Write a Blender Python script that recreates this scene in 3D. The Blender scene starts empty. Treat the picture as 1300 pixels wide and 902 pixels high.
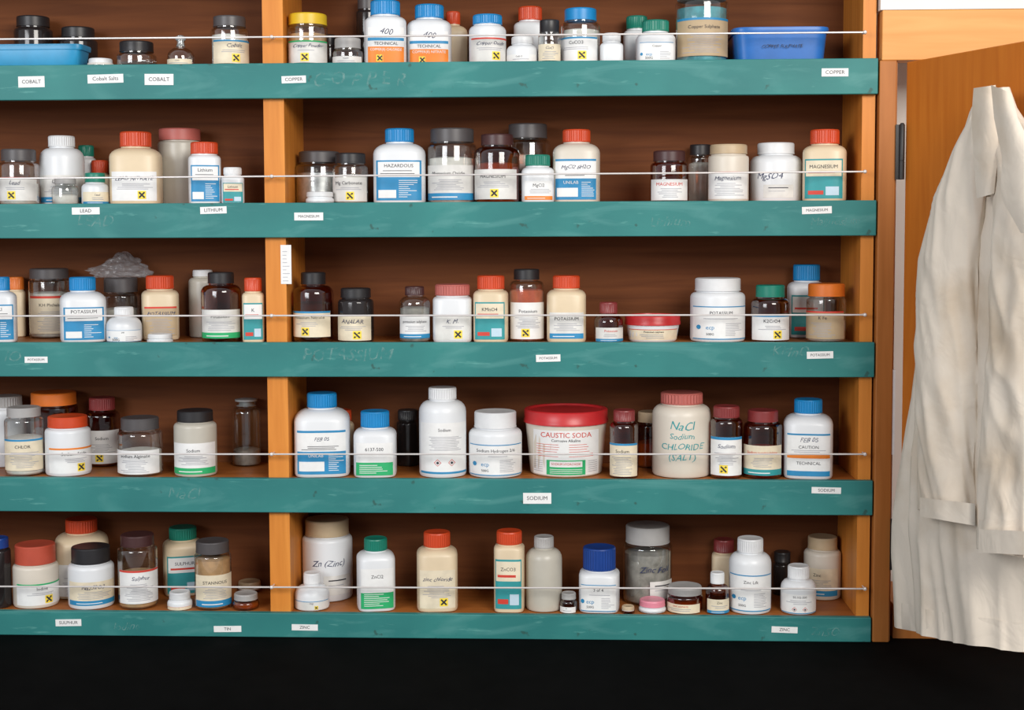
import bpy, math, random
from mathutils import Matrix, Vector, Euler, noise
random.seed(7)
scene = bpy.context.scene
scene.view_settings.view_transform = 'Standard'
COL = scene.collection

# ------------------------------------------------------------------ camera
F = 1300*50/36.0
PITCH, YAW, ROLL = 0.064, 0.0415, -0.0035
CAM = Vector((0, -2.88, 1.735))
RM = Matrix.Rotation(YAW, 3, 'Z') @ Matrix.Rotation(math.pi/2-PITCH, 3, 'X') @ Matrix.Rotation(ROLL, 3, 'Z')
cd = bpy.data.cameras.new('camera'); cam = bpy.data.objects.new('camera', cd)
COL.objects.link(cam); cam.matrix_world = Matrix.Translation(CAM) @ RM.to_4x4()
cd.lens = 50; cd.sensor_width = 36; cd.sensor_fit = 'HORIZONTAL'; cd.shift_y = -45/1300
cd.clip_start = 0.05
scene.camera = cam

def survey(u, v, y=0.0):
    """photo measurement -> metric point on the vertical plane at depth y"""
    d = RM @ Vector(((u-650)/F, -(v-406)/F, -1))
    return CAM + d*((y-CAM.y)/d.y)
def survey_plane(u, v, p0, n):
    d = RM @ Vector(((u-650)/F, -(v-406)/F, -1))
    return CAM + d*((p0-CAM).dot(n)/d.dot(n))

# ------------------------------------------------------------------ materials
MATS = {}
def newmat(name):
    m = bpy.data.materials.new(name); m.use_nodes = True
    nt = m.node_tree; b = nt.nodes['Principled BSDF']; return m, nt, b
def plain(name, col, rough=0.4, var=0.08, scale=30, metal=0, bump=0.0, sss=0):
    if name in MATS: return MATS[name]
    m, nt, b = newmat(name)
    tc = nt.nodes.new('ShaderNodeTexCoord')
    nz = nt.nodes.new('ShaderNodeTexNoise'); nz.inputs['Scale'].default_value = scale; nz.inputs['Detail'].default_value = 4
    nt.links.new(tc.outputs['Object'], nz.inputs['Vector'])
    cr = nt.nodes.new('ShaderNodeValToRGB')
    cr.color_ramp.elements[0].position = .3; cr.color_ramp.elements[1].position = .7
    cr.color_ramp.elements[0].color = tuple(c*(1-var) for c in col)+(1,)
    cr.color_ramp.elements[1].color = tuple(min(1, c*(1+var)) for c in col)+(1,)
    nt.links.new(nz.outputs['Fac'], cr.inputs['Fac']); nt.links.new(cr.outputs['Color'], b.inputs['Base Color'])
    b.inputs['Roughness'].default_value = rough; b.inputs['Metallic'].default_value = metal
    if bump:
        bp = nt.nodes.new('ShaderNodeBump'); bp.inputs['Strength'].default_value = bump; bp.inputs['Distance'].default_value = .002
        nt.links.new(nz.outputs['Fac'], bp.inputs['Height']); nt.links.new(bp.outputs['Normal'], b.inputs['Normal'])
    MATS[name] = m; return m
def wood(name, c1, c2, axis='X', rough=.45, sc=6, spec=.3):
    m, nt, b = newmat(name)
    tc = nt.nodes.new('ShaderNodeTexCoord'); mp = nt.nodes.new('ShaderNodeMapping')
    s = [sc*5]*3; s['XYZ'.index(axis)] = sc*.35
    mp.inputs['Scale'].default_value = s
    nt.links.new(tc.outputs['Object'], mp.inputs['Vector'])
    nz = nt.nodes.new('ShaderNodeTexNoise'); nz.inputs['Scale'].default_value = 1.4; nz.inputs['Detail'].default_value = 8; nz.inputs['Distortion'].default_value = .6
    nt.links.new(mp.outputs[0], nz.inputs['Vector'])
    cr = nt.nodes.new('ShaderNodeValToRGB')
    cr.color_ramp.elements[0].position = .3; cr.color_ramp.elements[1].position = .7
    cr.color_ramp.elements[0].color = c1+(1,); cr.color_ramp.elements[1].color = c2+(1,)
    nt.links.new(nz.outputs['Fac'], cr.inputs['Fac']); nt.links.new(cr.outputs['Color'], b.inputs['Base Color'])
    b.inputs['Roughness'].default_value = rough; b.inputs['Specular IOR Level'].default_value = spec
    MATS[name] = m; return m
def glass(name, tint, gl=.10):
    m, nt, b = newmat(name); nt.nodes.remove(b)
    out = nt.nodes['Material Output']
    tr = nt.nodes.new('ShaderNodeBsdfTransparent'); tr.inputs[0].default_value = tint+(1,)
    g = nt.nodes.new('ShaderNodeBsdfGlossy'); g.inputs['Roughness'].default_value = .06; g.inputs[0].default_value = (.9, .9, .9, 1)
    fr = nt.nodes.new('ShaderNodeLayerWeight'); fr.inputs['Blend'].default_value = .35
    ad = nt.nodes.new('ShaderNodeMath'); ad.operation = 'ADD'; ad.inputs[1].default_value = gl; ad.use_clamp = True
    ml = nt.nodes.new('ShaderNodeMath'); ml.operation = 'MULTIPLY'; ml.inputs[1].default_value = .6
    mx = nt.nodes.new('ShaderNodeMixShader')
    nt.links.new(fr.outputs['Facing'], ml.inputs[0]); nt.links.new(ml.outputs[0], ad.inputs[0])
    nt.links.new(ad.outputs[0], mx.inputs[0]); nt.links.new(tr.outputs[0], mx.inputs[1]); nt.links.new(g.outputs[0], mx.inputs[2])
    nt.links.new(mx.outputs[0], out.inputs[0]); MATS[name] = m; return m
def film(name):
    m, nt, b = newmat(name)
    b.inputs['Base Color'].default_value = (.50, .51, .53, 1); b.inputs['Roughness'].default_value = .15; b.inputs['Alpha'].default_value = .22
    b.inputs['Specular IOR Level'].default_value = 1.0
    tc = nt.nodes.new('ShaderNodeTexCoord'); nz = nt.nodes.new('ShaderNodeTexNoise'); nz.inputs['Scale'].default_value = 25
    nt.links.new(tc.outputs['Object'], nz.inputs[0])
    bp = nt.nodes.new('ShaderNodeBump'); bp.inputs['Strength'].default_value = .5; bp.inputs['Distance'].default_value = .003
    nt.links.new(nz.outputs[0], bp.inputs['Height']); nt.links.new(bp.outputs[0], b.inputs['Normal']); return m

def teal_paint():
    m, nt, b = newmat('teal_paint')
    tc = nt.nodes.new('ShaderNodeTexCoord'); L = nt.links.new
    def noisen(scale, det, mpscale=None, dist=0):
        n = nt.nodes.new('ShaderNodeTexNoise'); n.inputs['Scale'].default_value = scale; n.inputs['Detail'].default_value = det; n.inputs['Distortion'].default_value = dist
        if mpscale:
            mp = nt.nodes.new('ShaderNodeMapping'); mp.inputs['Scale'].default_value = mpscale; L(tc.outputs['Object'], mp.inputs[0]); L(mp.outputs[0], n.inputs['Vector'])
        else: L(tc.outputs['Object'], n.inputs['Vector'])
        return n
    def ramp(n, p0, p1, c0, c1):
        c = nt.nodes.new('ShaderNodeValToRGB'); c.color_ramp.elements[0].position = p0; c.color_ramp.elements[1].position = p1
        c.color_ramp.elements[0].color = c0; c.color_ramp.elements[1].color = c1; L(n.outputs['Fac'], c.inputs[0]); return c
    n1 = noisen(5, 10); n2 = noisen(55, 6, (.3, 1, 1.6)); n3 = noisen(9, 12, (.5, 1, 2), 1.5); n4 = noisen(34, 3)
    base = ramp(n1, .3, .72, (.021, .158, .156, 1), (.036, .225, .210, 1))
    def over(prev, fac, col):
        mx = nt.nodes.new('ShaderNodeMixRGB'); mx.inputs[2].default_value = col; L(fac.outputs[0], mx.inputs[0]); L(prev.outputs[0], mx.inputs[1]); return mx
    a = over(base, ramp(n2, .65, .79, (0, 0, 0, 1), (.7, .7, .7, 1)), (.15, .41, .37, 1))       # scratches
    a = over(a, ramp(n3, .54, .78, (0, 0, 0, 1), (.5, .5, .5, 1)), (.12, .34, .32, 1))          # chalk smears
    a = over(a, ramp(n4, .70, .75, (0, 0, 0, 1), (.7, .7, .7, 1)), (.03, .075, .06, 1))            # chips and grime
    L(a.outputs[0], b.inputs['Base Color'])
    b.inputs['Roughness'].default_value = .5; b.inputs['Specular IOR Level'].default_value = .3
    bp = nt.nodes.new('ShaderNodeBump'); bp.inputs['Strength'].default_value = .2; bp.inputs['Distance'].default_value = .001
    L(n2.outputs['Fac'], bp.inputs['Height']); L(bp.outputs[0], b.inputs['Normal'])
    return m
def chalk_mat():
    m, nt, b = newmat('faint_chalk'); L = nt.links.new
    b.inputs['Base Color'].default_value = (.30, .50, .47, 1); b.inputs['Roughness'].default_value = .9
    tc = nt.nodes.new('ShaderNodeTexCoord'); n = nt.nodes.new('ShaderNodeTexNoise'); n.inputs['Scale'].default_value = 90; n.inputs['Detail'].default_value = 5
    L(tc.outputs['Object'], n.inputs[0]); r = nt.nodes.new('ShaderNodeMapRange')
    r.inputs['From Min'].default_value = .42; r.inputs['From Max'].default_value = .68; r.inputs['To Min'].default_value = .02; r.inputs['To Max'].default_value = .42
    L(n.outputs['Fac'], r.inputs[0]); L(r.outputs[0], b.inputs['Alpha']); return m

teal = teal_paint()
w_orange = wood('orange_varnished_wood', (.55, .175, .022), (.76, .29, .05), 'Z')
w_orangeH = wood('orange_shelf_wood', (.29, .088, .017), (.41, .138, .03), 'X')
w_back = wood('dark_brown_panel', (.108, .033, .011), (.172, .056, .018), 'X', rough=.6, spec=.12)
w_door = wood('door_wood', (.48, .13, .014), (.58, .18, .022), 'Z', rough=.55, spec=.15)
w_head = wood('pale_header_wood', (.66, .29, .075), (.78, .38, .12), 'X', rough=.5)
w_jamb = wood('jamb_wood', (.36, .12, .022), (.47, .17, .04), 'Z', rough=.5)
m_bench = plain('black_bench_laminate', (.003, .003, .003), .8, .2, 20); m_bench.node_tree.nodes['Principled BSDF'].inputs['Specular IOR Level'].default_value = .03
m_wall = plain('white_wall_paint', (.80, .77, .72), .8, .03, 6)
m_floor = plain('grey_vinyl_floor', (.12, .11, .10), .6, .2, 8)
m_paper = plain('white_paper', (.80, .80, .79), .6, .04, 60)
m_paper2 = plain('yellowed_paper', (.76, .67, .50), .6, .12, 40)
m_paper3 = plain('grubby_paper', (.68, .67, .64), .6, .14, 30)
m_ink = plain('black_ink', (.02, .02, .03), .6)
m_chalk = chalk_mat()
m_steel = plain('rod_steel', (.72, .68, .66), .35, .05, 30, .3)
m_black = plain('black_metal', (.015, .015, .016), .45)

BODY = dict(white=plain('white_plastic', (.73, .75, .77), .35, .03, 15), cream=plain('cream_plastic', (.73, .59, .40), .4, .08, 12),
            offw=plain('offwhite_plastic', (.67, .61, .52), .4, .06, 12), trans=plain('translucent_plastic', (.52, .49, .42), .35, .1, 10),
            clear=glass('clear_glass', (.94, .96, .95), .07), brown=glass('amber_glass', (.58, .24, .08), .05), dark=plain('dark_glass', (.02, .016, .016), .12))
CAP = dict(red=plain('cap_red', (.58, .06, .014), .4), mred=plain('cap_faded_red', (.48, .075, .04), .45), crimson=plain('cap_crimson', (.50, .022, .025), .35),
           blue=plain('cap_blue', (.005, .22, .52), .4), black=plain('cap_black', (.018, .017, .019), .4),
           brown=plain('cap_brown', (.06, .022, .022), .4), white=plain('cap_white', (.70, .71, .72), .4), cream=plain('cap_cream', (.50, .38, .24), .45),
           green=plain('cap_green', (.005, .19, .13), .4), yellow=plain('cap_yellow', (.70, .46, .02), .4), pink=plain('cap_pink', (.46, .12, .10), .45),
           orange=plain('cap_orange', (.70, .17, .02), .4), gray=plain('cap_gray', (.075, .068, .070), .4), dkred=plain('cap_dkred', (.22, .03, .03), .4),
           lgray=plain('cap_lightgray', (.38, .37, .36), .45), lpink=plain('cap_lightpink', (.75, .25, .33), .4), dkblue=plain('cap_navy', (.01, .05, .25), .35),
           glass=plain('stopper_glass', (.35, .36, .36), .1))
CONT = dict(w=plain('white_powder', (.70, .67, .62), .9, .12, 60), g=plain('grey_powder', (.30, .28, .25), .9, .3, 60), t=plain('teal_powder', (.10, .33, .38), .9, .3, 60),
            p=plain('pink_powder', (.42, .16, .12), .9, .2, 60), n=plain('tan_powder', (.52, .31, .15), .9, .2, 60), d=plain('dark_powder', (.07, .045, .035), .9, .3, 60),
            s=plain('silver_foil', (.5, .5, .5), .3, .4, 50, .6), r=plain('red_powder', (.46, .08, .025), .9, .2, 60))
LM = dict(paper=m_paper, ink=m_ink, blue=plain('label_blue', (.02, .24, .48), .5), green=plain('label_green', (.02, .40, .14), .5), teal=plain('label_teal', (.03, .30, .32), .5),
          orange=plain('label_orange', (.80, .22, .02), .5), yellow=plain('label_yellow', (.90, .68, .06), .5), red=plain('label_red', (.62, .05, .03), .5),
          grey=plain('fine_print', (.36, .36, .40), .6), pale=plain('label_pale_blue', (.50, .64, .74), .5), brown=plain('label_aged', (.48, .36, .22), .6),
          pen=plain('marker_pen', (.03, .04, .10), .6))

# ------------------------------------------------------------------ mesh builder
_tc = {}
def text_geo(s, shear=0.0):
    if (s, shear) in _tc: return _tc[(s, shear)]
    c = bpy.data.curves.new('t', 'FONT'); c.body = s; c.size = 1; c.align_x = 'CENTER'; c.align_y = 'CENTER'; c.resolution_u = 2; c.shear = shear
    o = bpy.data.objects.new('t', c); COL.objects.link(o); bpy.context.view_layer.update()
    me = bpy.data.meshes.new_from_object(o.evaluated_get(bpy.context.evaluated_depsgraph_get()))
    g = ([tuple(v.co[:2]) for v in me.vertices], [tuple(p.vertices) for p in me.polygons])
    bpy.data.objects.remove(o); bpy.data.curves.remove(c); bpy.data.meshes.remove(me)
    if shear:
        g = ([(x+.05*math.sin(y*5+x*2), y+.07*math.sin(x*2.6+len(s))) for x, y in g[0]], g[1])
    _tc[(s, shear)] = g; return g

class MB:
    def __init__(s): s.v = []; s.f = []; s.m = []; s.mats = []
    def mi(s, mat):
        if mat not in s.mats: s.mats.append(mat)
        return s.mats.index(mat)
    def face(s, idx, mat): s.f.append(tuple(idx)); s.m.append(s.mi(mat))
    def lathe(s, prof, mat, seg=40, rib=0, ry=1.0, cx=0, cy=0, cap0=True, cap1=True):
        rings = []
        for p in prof:
            r, z = p[0], p[1]; n = p[2] if len(p) > 2 else 2
            ring = []
            for k in range(seg):
                t = 2*math.pi*(k+.5)/seg; c, q = math.cos(t), math.sin(t)
                rr = r*(1-(rib if k % 2 else 0))
                ring.append(len(s.v))
                s.v.append((cx+rr*math.copysign(abs(c)**(2/n), c), cy+ry*rr*math.copysign(abs(q)**(2/n), q), z))
            rings.append(ring)
        for a, b in zip(rings, rings[1:]):
            for k in range(seg):
                s.face((a[k], a[(k+1) % seg], b[(k+1) % seg], b[k]), mat)
        if cap0: s.face(rings[0][::-1], mat)
        if cap1: s.face(rings[-1], mat)
    def box(s, x0, x1, y0, y1, z0, z1, mat):
        b = len(s.v)
        s.v += [(x0, y0, z0), (x1, y0, z0), (x1, y1, z0), (x0, y1, z0), (x0, y0, z1), (x1, y0, z1), (x1, y1, z1), (x0, y1, z1)]
        for f in ((3, 2, 1, 0), (4, 5, 6, 7), (0, 1, 5, 4), (1, 2, 6, 5), (2, 3, 7, 6), (3, 0, 4, 7)): s.face([b+i for i in f], mat)
    # things printed on a (super)elliptic wall facing -Y
    def surf(s, R, n, x, z, off):
        Q = R(z)+off if callable(R) else R+off
        t = max(-1, min(1, x/Q)); return (t*Q, -Q*(1-abs(t)**n)**(1/n), z)
    def patch(s, R, n, x0, x1, z0, z1, off, mat, nx=None):
        r0 = R(z0) if callable(R) else R
        if nx is None: nx = max(1, int(14*abs(x1-x0)/(2*r0)))
        a0 = math.asin(max(-1, min(1, x0/r0))); a1 = math.asin(max(-1, min(1, x1/r0)))
        b = len(s.v)
        for i in range(nx+1):
            x = r0*math.sin(a0+(a1-a0)*i/nx)
            s.v.append(s.surf(R, n, x, z0, off)); s.v.append(s.surf(R, n, x, z1, off))
        for i in range(nx): s.face((b+2*i, b+2*i+2, b+2*i+3, b+2*i+1), mat)
    def text(s, R, n, st, x, z, size, off, mat, maxw=None, shear=0.0):
        V, P = text_geo(st, shear)
        if not V: return
        w = max(p[0] for p in V)-min(p[0] for p in V); k = size
        if maxw and w*k > maxw: k = maxw/w
        b = len(s.v)
        for p in V: s.v.append(s.surf(R, n, x+p[0]*k, z+p[1]*max(k, size*.8), off))
        for p in P: s.face([b+i for i in p], mat)
    def quad(s, R, n, pts, off, mat):
        b = len(s.v)
        for p in pts: s.v.append(s.surf(R, n, p[0], p[1], off))
        s.face(range(b, b+len(pts)), mat)
    def obj(s, name, loc=(0, 0, 0), rz=0, smooth=35, parent=None):
        me = bpy.data.meshes.new(name); me.from_pydata(s.v, [], s.f)
        for m in s.mats: me.materials.append(m)
        me.polygons.foreach_set('material_index', s.m)
        if smooth:
            me.polygons.foreach_set('use_smooth', [True]*len(s.f)); me.update(); me.set_sharp_from_angle(angle=math.radians(smooth))
        me.update()
        o = bpy.data.objects.new(name, me); o.location = loc; o.rotation_euler = (0, 0, rz); COL.objects.link(o)
        if parent: o.parent = parent
        return o
def boxobj(name, x0, x1, y0, y1, z0, z1, mat, parent=None, bev=0.0):
    m = MB(); c = Vector(((x0+x1)/2, (y0+y1)/2, (z0+z1)/2))
    m.box(x0-c.x, x1-c.x, y0-c.y, y1-c.y, z0-c.z, z1-c.z, mat); o = m.obj(name, c, 0, 0, parent)
    if bev:
        b = o.modifiers.new('bevel', 'BEVEL'); b.width = bev; b.segments = 2
    return o
def empty(name):
    e = bpy.data.objects.new(name, None); COL.objects.link(e); return e

# ------------------------------------------------------------------ shelving unit
VT = [77, 256, 435, 609.5, 782]
ZF = [survey(725, v).z for v in VT]
LIP = .003
ZT = [z-LIP for z in ZF]
SP = ZT[0]-ZT[1]
FH = survey(725, 435).z-survey(725, 479).z
ZBench = survey(725, 813).z
DEP = .225
XL = -1.75; XR = survey(1110.5, 435).x
unit = empty('wall_shelving_unit')
zs = [ZT[0]+SP]+ZT
for i, z in enumerate(zs):
    zb = max(z+LIP-FH, ZBench+.0005)
    boxobj('fascia_%d' % i, XL, XR, 0, .016, zb, z+LIP, teal, unit, .0015)
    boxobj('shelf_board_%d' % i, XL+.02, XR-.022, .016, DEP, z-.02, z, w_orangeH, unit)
def upright(name, u0, u1, m=w_orange):
    x0, x1 = survey(u0, 435).x, survey(u1, 435).x
    for k in range(5):
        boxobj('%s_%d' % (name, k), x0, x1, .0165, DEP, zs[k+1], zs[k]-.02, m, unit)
    boxobj('%s_%d' % (name, 5), x0, x1, .0165, DEP, ZBench+.0005, ZT[4]-.02, m, unit)
upright('partition', 336.5, 362.5)
upright('side_panel', 1093, 1109.5)
boxobj('left_end_panel', XL, XL+.02, .0165, DEP, ZBench+.0005, zs[0]-.021, w_orange, unit)
boxobj('back_panel', XL, XR-.002, DEP, DEP+.01, ZBench+.0005, zs[0], w_back, unit)

# retaining rods
rail = empty('retaining_rod_set')
RV = [(47, 41), (224, 218), (401, 400), (577, 577), (746, 748)]
for i, (a, b) in enumerate(RV):
    pa = survey(345, a, -.008); pb = survey(1098, b, -.008)
    d = (pb-pa); pa2 = pa-d*1.1
    m = MB(); L = (pb-pa2).length
    m.lathe([(.0018, -L/2), (.0018, L/2)], m_steel, 10)
    o = m.obj('rod_%d' % i, (pa2+pb)/2, 0, 35, rail); o.rotation_euler = (pb-pa2).to_track_quat('Z', 'Y').to_euler()
    for p in (pa, pb):
        m = MB(); m.lathe([(.0015, -.024), (.0015, -.003), (.0036, -.002), (.0042, .001), (.003, .004), (.001, .005)], m_steel, 12)
        o = m.obj('screw_eye_%d' % i, (p.x, p.y, p.z), 0, 35, rail); o.rotation_euler = (math.pi/2, 0, 0)

# ------------------------------------------------------------------ fascia tags and chalk
TAGS = [(40, 104, 34, 14, 'COBALT'), (134, 100, 46, 11, 'Cobalt Salts'), (202, 101, 37, 14, 'COBALT'), (373, 101, 31, 9, 'COPPER'), (1060, 92, 33, 10, 'COPPER'),
        (109, 268, 36, 9, 'LEAD'), (271, 267, 34, 9, 'LITHIUM'), (392, 275, 37, 10, 'MAGNESIUM'), (1037, 267, 37, 9, 'MAGNESIUM'),
        (46, 457, 30, 8, 'POTASSIUM'), (696, 455, 31, 9, 'POTASSIUM'), (1041, 451, 33, 9, 'POTASSIUM'),
        (682, 633, 36, 14, 'SODIUM'), (1049, 623, 37, 8, 'SODIUM'), (87, 791, 34, 9, 'SULPHUR'), (289, 799, 36, 8, 'TIN'), (387, 797, 34, 8, 'ZINC'), (996, 800, 33, 8, 'ZINC')]
for (u, v, w, h, t) in TAGS:
    p = survey(u, v, 0); k = .0016
    m = MB(); m.box(-w*k/2, w*k/2, -.0008, 0, -h*k/2, h*k/2, m_paper)
    V, P = text_geo(t); tw = max(a[0] for a in V)-min(a[0] for a in V); s = min(w*k*.72/tw, h*k*.7)
    b = len(m.v); m.v += [(a[0]*s, -.0011, a[1]*s) for a in V]
    for q in P: m.face([b+i for i in q], m_ink)
    o = m.obj('paper_shelf_label', (p.x, -.0001, p.z), 0, 0); o.rotation_euler = (0, random.uniform(-.03, .03), 0)
CH = [(455, 101, 24, 'C O P P E R'), (850, 282, 17, 'Lithium'), (440, 451, 22, 'POTASSIUM'), (233, 627, 20, 'NaCl'), (1003, 447, 17, 'KMnO'), (1047, 803, 15, 'ZnSO'), (120, 281, 20, 'LEAD'),
      (1060, 281, 14, 'Magnesium'), (160, 796, 14, 'Iodine'), (15, 454, 20, 'IO')]
for (u, v, h, t) in CH:
    p = survey(u, v, 0); V, P = text_geo(t, .25); s = h*.0016
    m = MB(); m.v = [(a[0]*s, 0, a[1]*s) for a in V]
    for q in P: m.face(q, m_chalk)
    m.obj('chalk_writing', (p.x, -.0004, p.z), 0, 0)
# paper ticket on partition
p = survey(365, 336, .016)
m = MB(); m.box(-.011, .011, -.0008, 0, -.04, .04, m_paper)
for k in range(9): m.box(-.007, random.uniform(0, .008), -.0012, -.0008, -.034+k*.0075, -.033+k*.0075, LM['grey'])
m.obj('paper_ticket', (p.x-.003, .0163, p.z), 0, 0)

# ------------------------------------------------------------------ bottles
def make_label(m, R, n, zb, style, title, rnd):
    r = R(zb*.5) if callable(R) else R
    w = r*(.95 if n == 2 else .86); tw = 1.5*r
    z0, z1 = zb*.07, zb*.86
    if style == 'none': return
    O1, O2, O3 = .0004, .0008, .0012
    H = z1-z0
    paper = rnd.choice([m_paper, m_paper, m_paper2, m_paper3, m_paper2]) if style in ('w', 'wy', 'wr', 't') else m_paper
    def lines(za, zb_, mat=LM['grey'], step=.0034):
        z = zb_-step
        while z > za+.001:
            a = rnd.uniform(.35, .72)*r; c = rnd.uniform(-.1, .1)*r
            m.patch(R, n, c-a, c+a, z, z+.0011, O2, mat, 6); z -= step
    def hazard(cx, cz, s, col='yellow'):
        m.patch(R, n, cx-s, cx+s, cz-s, cz+s, O2, LM[col], 3)
        a, t = s*.66, s*.14
        m.quad(R, n, [(cx-a-t, cz-a+t), (cx-a+t, cz-a-t), (cx+a+t, cz+a-t), (cx+a-t, cz+a+t)], O3, m_ink)
        m.quad(R, n, [(cx+a-t, cz-a-t), (cx+a+t, cz-a+t), (cx-a+t, cz+a+t), (cx-a-t, cz+a-t)], O3+.0002, m_ink)
    if style in ('w', 'wy', 'wr', 'aged'):
        z1 = zb*rnd.uniform(.64, .78); z0 = zb*rnd.uniform(.05, .12); H = z1-z0
        m.patch(R, n, -w, w, z0, z1, O1, LM['brown'] if style == 'aged' else paper)
        hand = rnd.random() < .35
        m.text(R, n, title, 0, z1-.24*H, min(.012 if hand else .0095, .24*H), O2, LM['red'] if style == 'wr' else (LM['pen'] if hand else m_ink), tw, .35 if hand else 0)
        bc = LM[rnd.choice(['blue', 'blue', 'teal', 'blue', 'orange', 'green', 'red'])]; bq = rnd.random()
        if style == 'wy':
            s = min(.0085, H*.2); lines(z0+2.4*s, z1-.38*H); hazard(rnd.choice([-.15, .1, .3])*r, z0+.06*H+s, s)
            if bq < .7: m.patch(R, n, -w, w, z1-.07*H, z1, O2, bc)
        else:
            if bq < .45 and style != 'aged':
                m.patch(R, n, -w, w, z0, z0+.2*H, O2, bc); m.patch(R, n, -.7*r, .4*r, z0+.07*H, z0+.10*H, O3, m_paper, 6); lines(z0+.25*H, z1-.38*H)
            else:
                lines(z0+.05*H, z1-.38*H)
                if bq < .8: m.patch(R, n, -w, w, z1-.06*H, z1, O2, bc)
    elif style == 'b':
        m.patch(R, n, -w, w, z0, z1, O1, m_paper)
        m.patch(R, n, -w, w, z0, z0+.52*H, O2, LM['blue']); m.patch(R, n, -w, w, z1-.05*H, z1, O2, LM['blue'])
        m.text(R, n, title, 0, z1-.2*H, min(.011, .2*H), O2, LM['pen'], tw, .35)
        m.text(R, n, 'UNILAB', -.2*r, z0+.42*H, min(.009, .16*H), O3, m_paper, tw*.6)
        m.patch(R, n, -.8*r, .1*r, z0+.07*H, z0+.29*H, O3, m_paper); lines(z0+.54*H, z1-.33*H, m_ink)
        z = z0+.08*H
        while z < z0+.45*H: m.patch(R, n, .25*r, rnd.uniform(.5, .8)*r, z, z+.0012, O3, m_paper, 4); z += .004
    elif style == 'bb':
        m.patch(R, n, -w, w, z0, z1, O1, LM['blue']); m.patch(R, n, -w*.92, w*.92, z1-.42*H, z1-.04*H, O2, m_paper)
        m.text(R, n, title, 0, z1-.14*H, min(.010, .15*H), O3, m_ink, tw)
        m.patch(R, n, -.6*r, .5*r, z1-.27*H, z1-.255*H, O3, m_ink, 5); m.patch(R, n, -.7*r, .6*r, z1-.34*H, z1-.325*H, O3, m_ink, 5)
        m.patch(R, n, -.78*r, -.1*r, z0+.06*H, z0+.26*H, O2, m_paper, 4)
        z = z0+.08*H
        while z < z0+.5*H: m.patch(R, n, 0, rnd.uniform(.3, .75)*r, z, z+.0012, O2, m_paper, 6); z += .0042
    elif style in ('g', 't'):
        c = LM['green'] if style == 'g' else LM['teal']
        m.patch(R, n, -w, w, z0, z1, O1, m_paper if style == 'g' else c); m.patch(R, n, -w, w, z0, z0+.40*H, O2, c)
        m.patch(R, n, -w*.94, w*.94, z1-.44*H, z1-.04*H, O2, paper)
        m.text(R, n, title, 0, z1-.2*H, min(.010, .17*H), O3, m_ink, tw)
        if style == 't':
            m.patch(R, n, -.7*r, 0, z0+.1*H, z0+.2*H, O3, LM['red'], 4); m.patch(R, n, -.7*r, .5*r, z1-.36*H, z1-.31*H, O3, LM['red'], 5)
            m.patch(R, n, .1*r, .7*r, z0+.08*H, z0+.3*H, O3, LM['pale'], 4)
        z = z0+.07*H
        while z < z0+.36*H and style == 'g': m.patch(R, n, -.7*r, rnd.uniform(0, .7)*r, z, z+.0012, O3, m_paper, 6); z += .004
    elif style == 'o':
        z0 = zb*.02; H = z1-z0
        m.patch(R, n, -w, w, z0, z1, O1, m_paper); m.patch(R, n, -w, w, z0, z0+.48*H, O2, LM['orange'])
        m.text(R, n, 'TECHNICAL', 0, z0+.56*H, min(.009, .16*H), O2, m_ink, tw); m.text(R, n, title, 0, z0+.40*H, min(.009, .15*H), O3, m_paper, tw)
        hazard(-.3*r, z0+.17*H, min(.007, .12*H)); m.text(R, n, '400', 0, z1-.12*H, .017, O2, LM['pen'], tw, .35); m.patch(R, n, -w, w, z0+.64*H, z0+.72*H, O2, LM['blue'])
    elif style == 'os':
        m.patch(R, n, -w, w, z0, z1, O1, m_paper); m.patch(R, n, -w, w, z0+.42*H, z0+.52*H, O2, LM['orange']); m.patch(R, n, -w, w, z0, z0+.12*H, O2, LM['blue']); m.patch(R, n, -w, w, z1-.04*H, z1, O2, LM['blue'])
        m.text(R, n, title, 0, z1-.15*H, min(.013, .2*H), O2, LM['pen'], tw, .35); m.text(R, n, 'CAUTION', 0, z0+.68*H, .009, O2, m_ink, tw); m.text(R, n, 'TECHNICAL', 0, z0+.3*H, .009, O2, m_ink, tw); lines(z0+.54*H, z0+.64*H)
    elif style == 'd':
        m.patch(R, n, -w, w, z0, z1, O1, m_paper)
        m.text(R, n, title, 0, z1-.14*H, min(.009, .16*H), O2, m_ink, tw); lines(z0+.45*H, z1-.25*H)
        s = min(.0075, .13*H)
        for cx in (-.3*r, .3*r):
            cz = z0+.22*H
            m.quad(R, n, [(cx, cz-s), (cx+s, cz), (cx, cz+s), (cx-s, cz)], O2, LM['red']); q = s*.8
            m.quad(R, n, [(cx, cz-q), (cx+q, cz), (cx, cz+q), (cx-q, cz)], O3, m_paper)
            q = s*.45; m.quad(R, n, [(cx, cz-q), (cx+q, cz), (cx, cz+q), (cx-q, cz)], O3+.0003, m_ink)
        m.patch(R, n, -w, w, z0, z0+.04*H, O2, LM['blue'])
    elif style == 'e':
        z1 = zb*.82; H = z1-z0
        m.patch(R, n, -w, w, z0, z1, O1, m_paper); m.patch(R, n, -w, w, z1-.03*H, z1, O2, LM['blue']); m.patch(R, n, -w, w, z0, z0+.03*H, O2, LM['blue'])
        m.text(R, n, 'ecp', -.4*r, z0+.36*H, min(.012, .24*H), O2, LM['blue'], tw*.4)
        s = min(.004, .07*H); cx, cz = -.78*r, z0+.37*H
        m.quad(R, n, [(cx+s*math.cos(a*.785), cz+s*1.2*math.sin(a*.785)) for a in range(8)], O2, LM['blue'])
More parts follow.
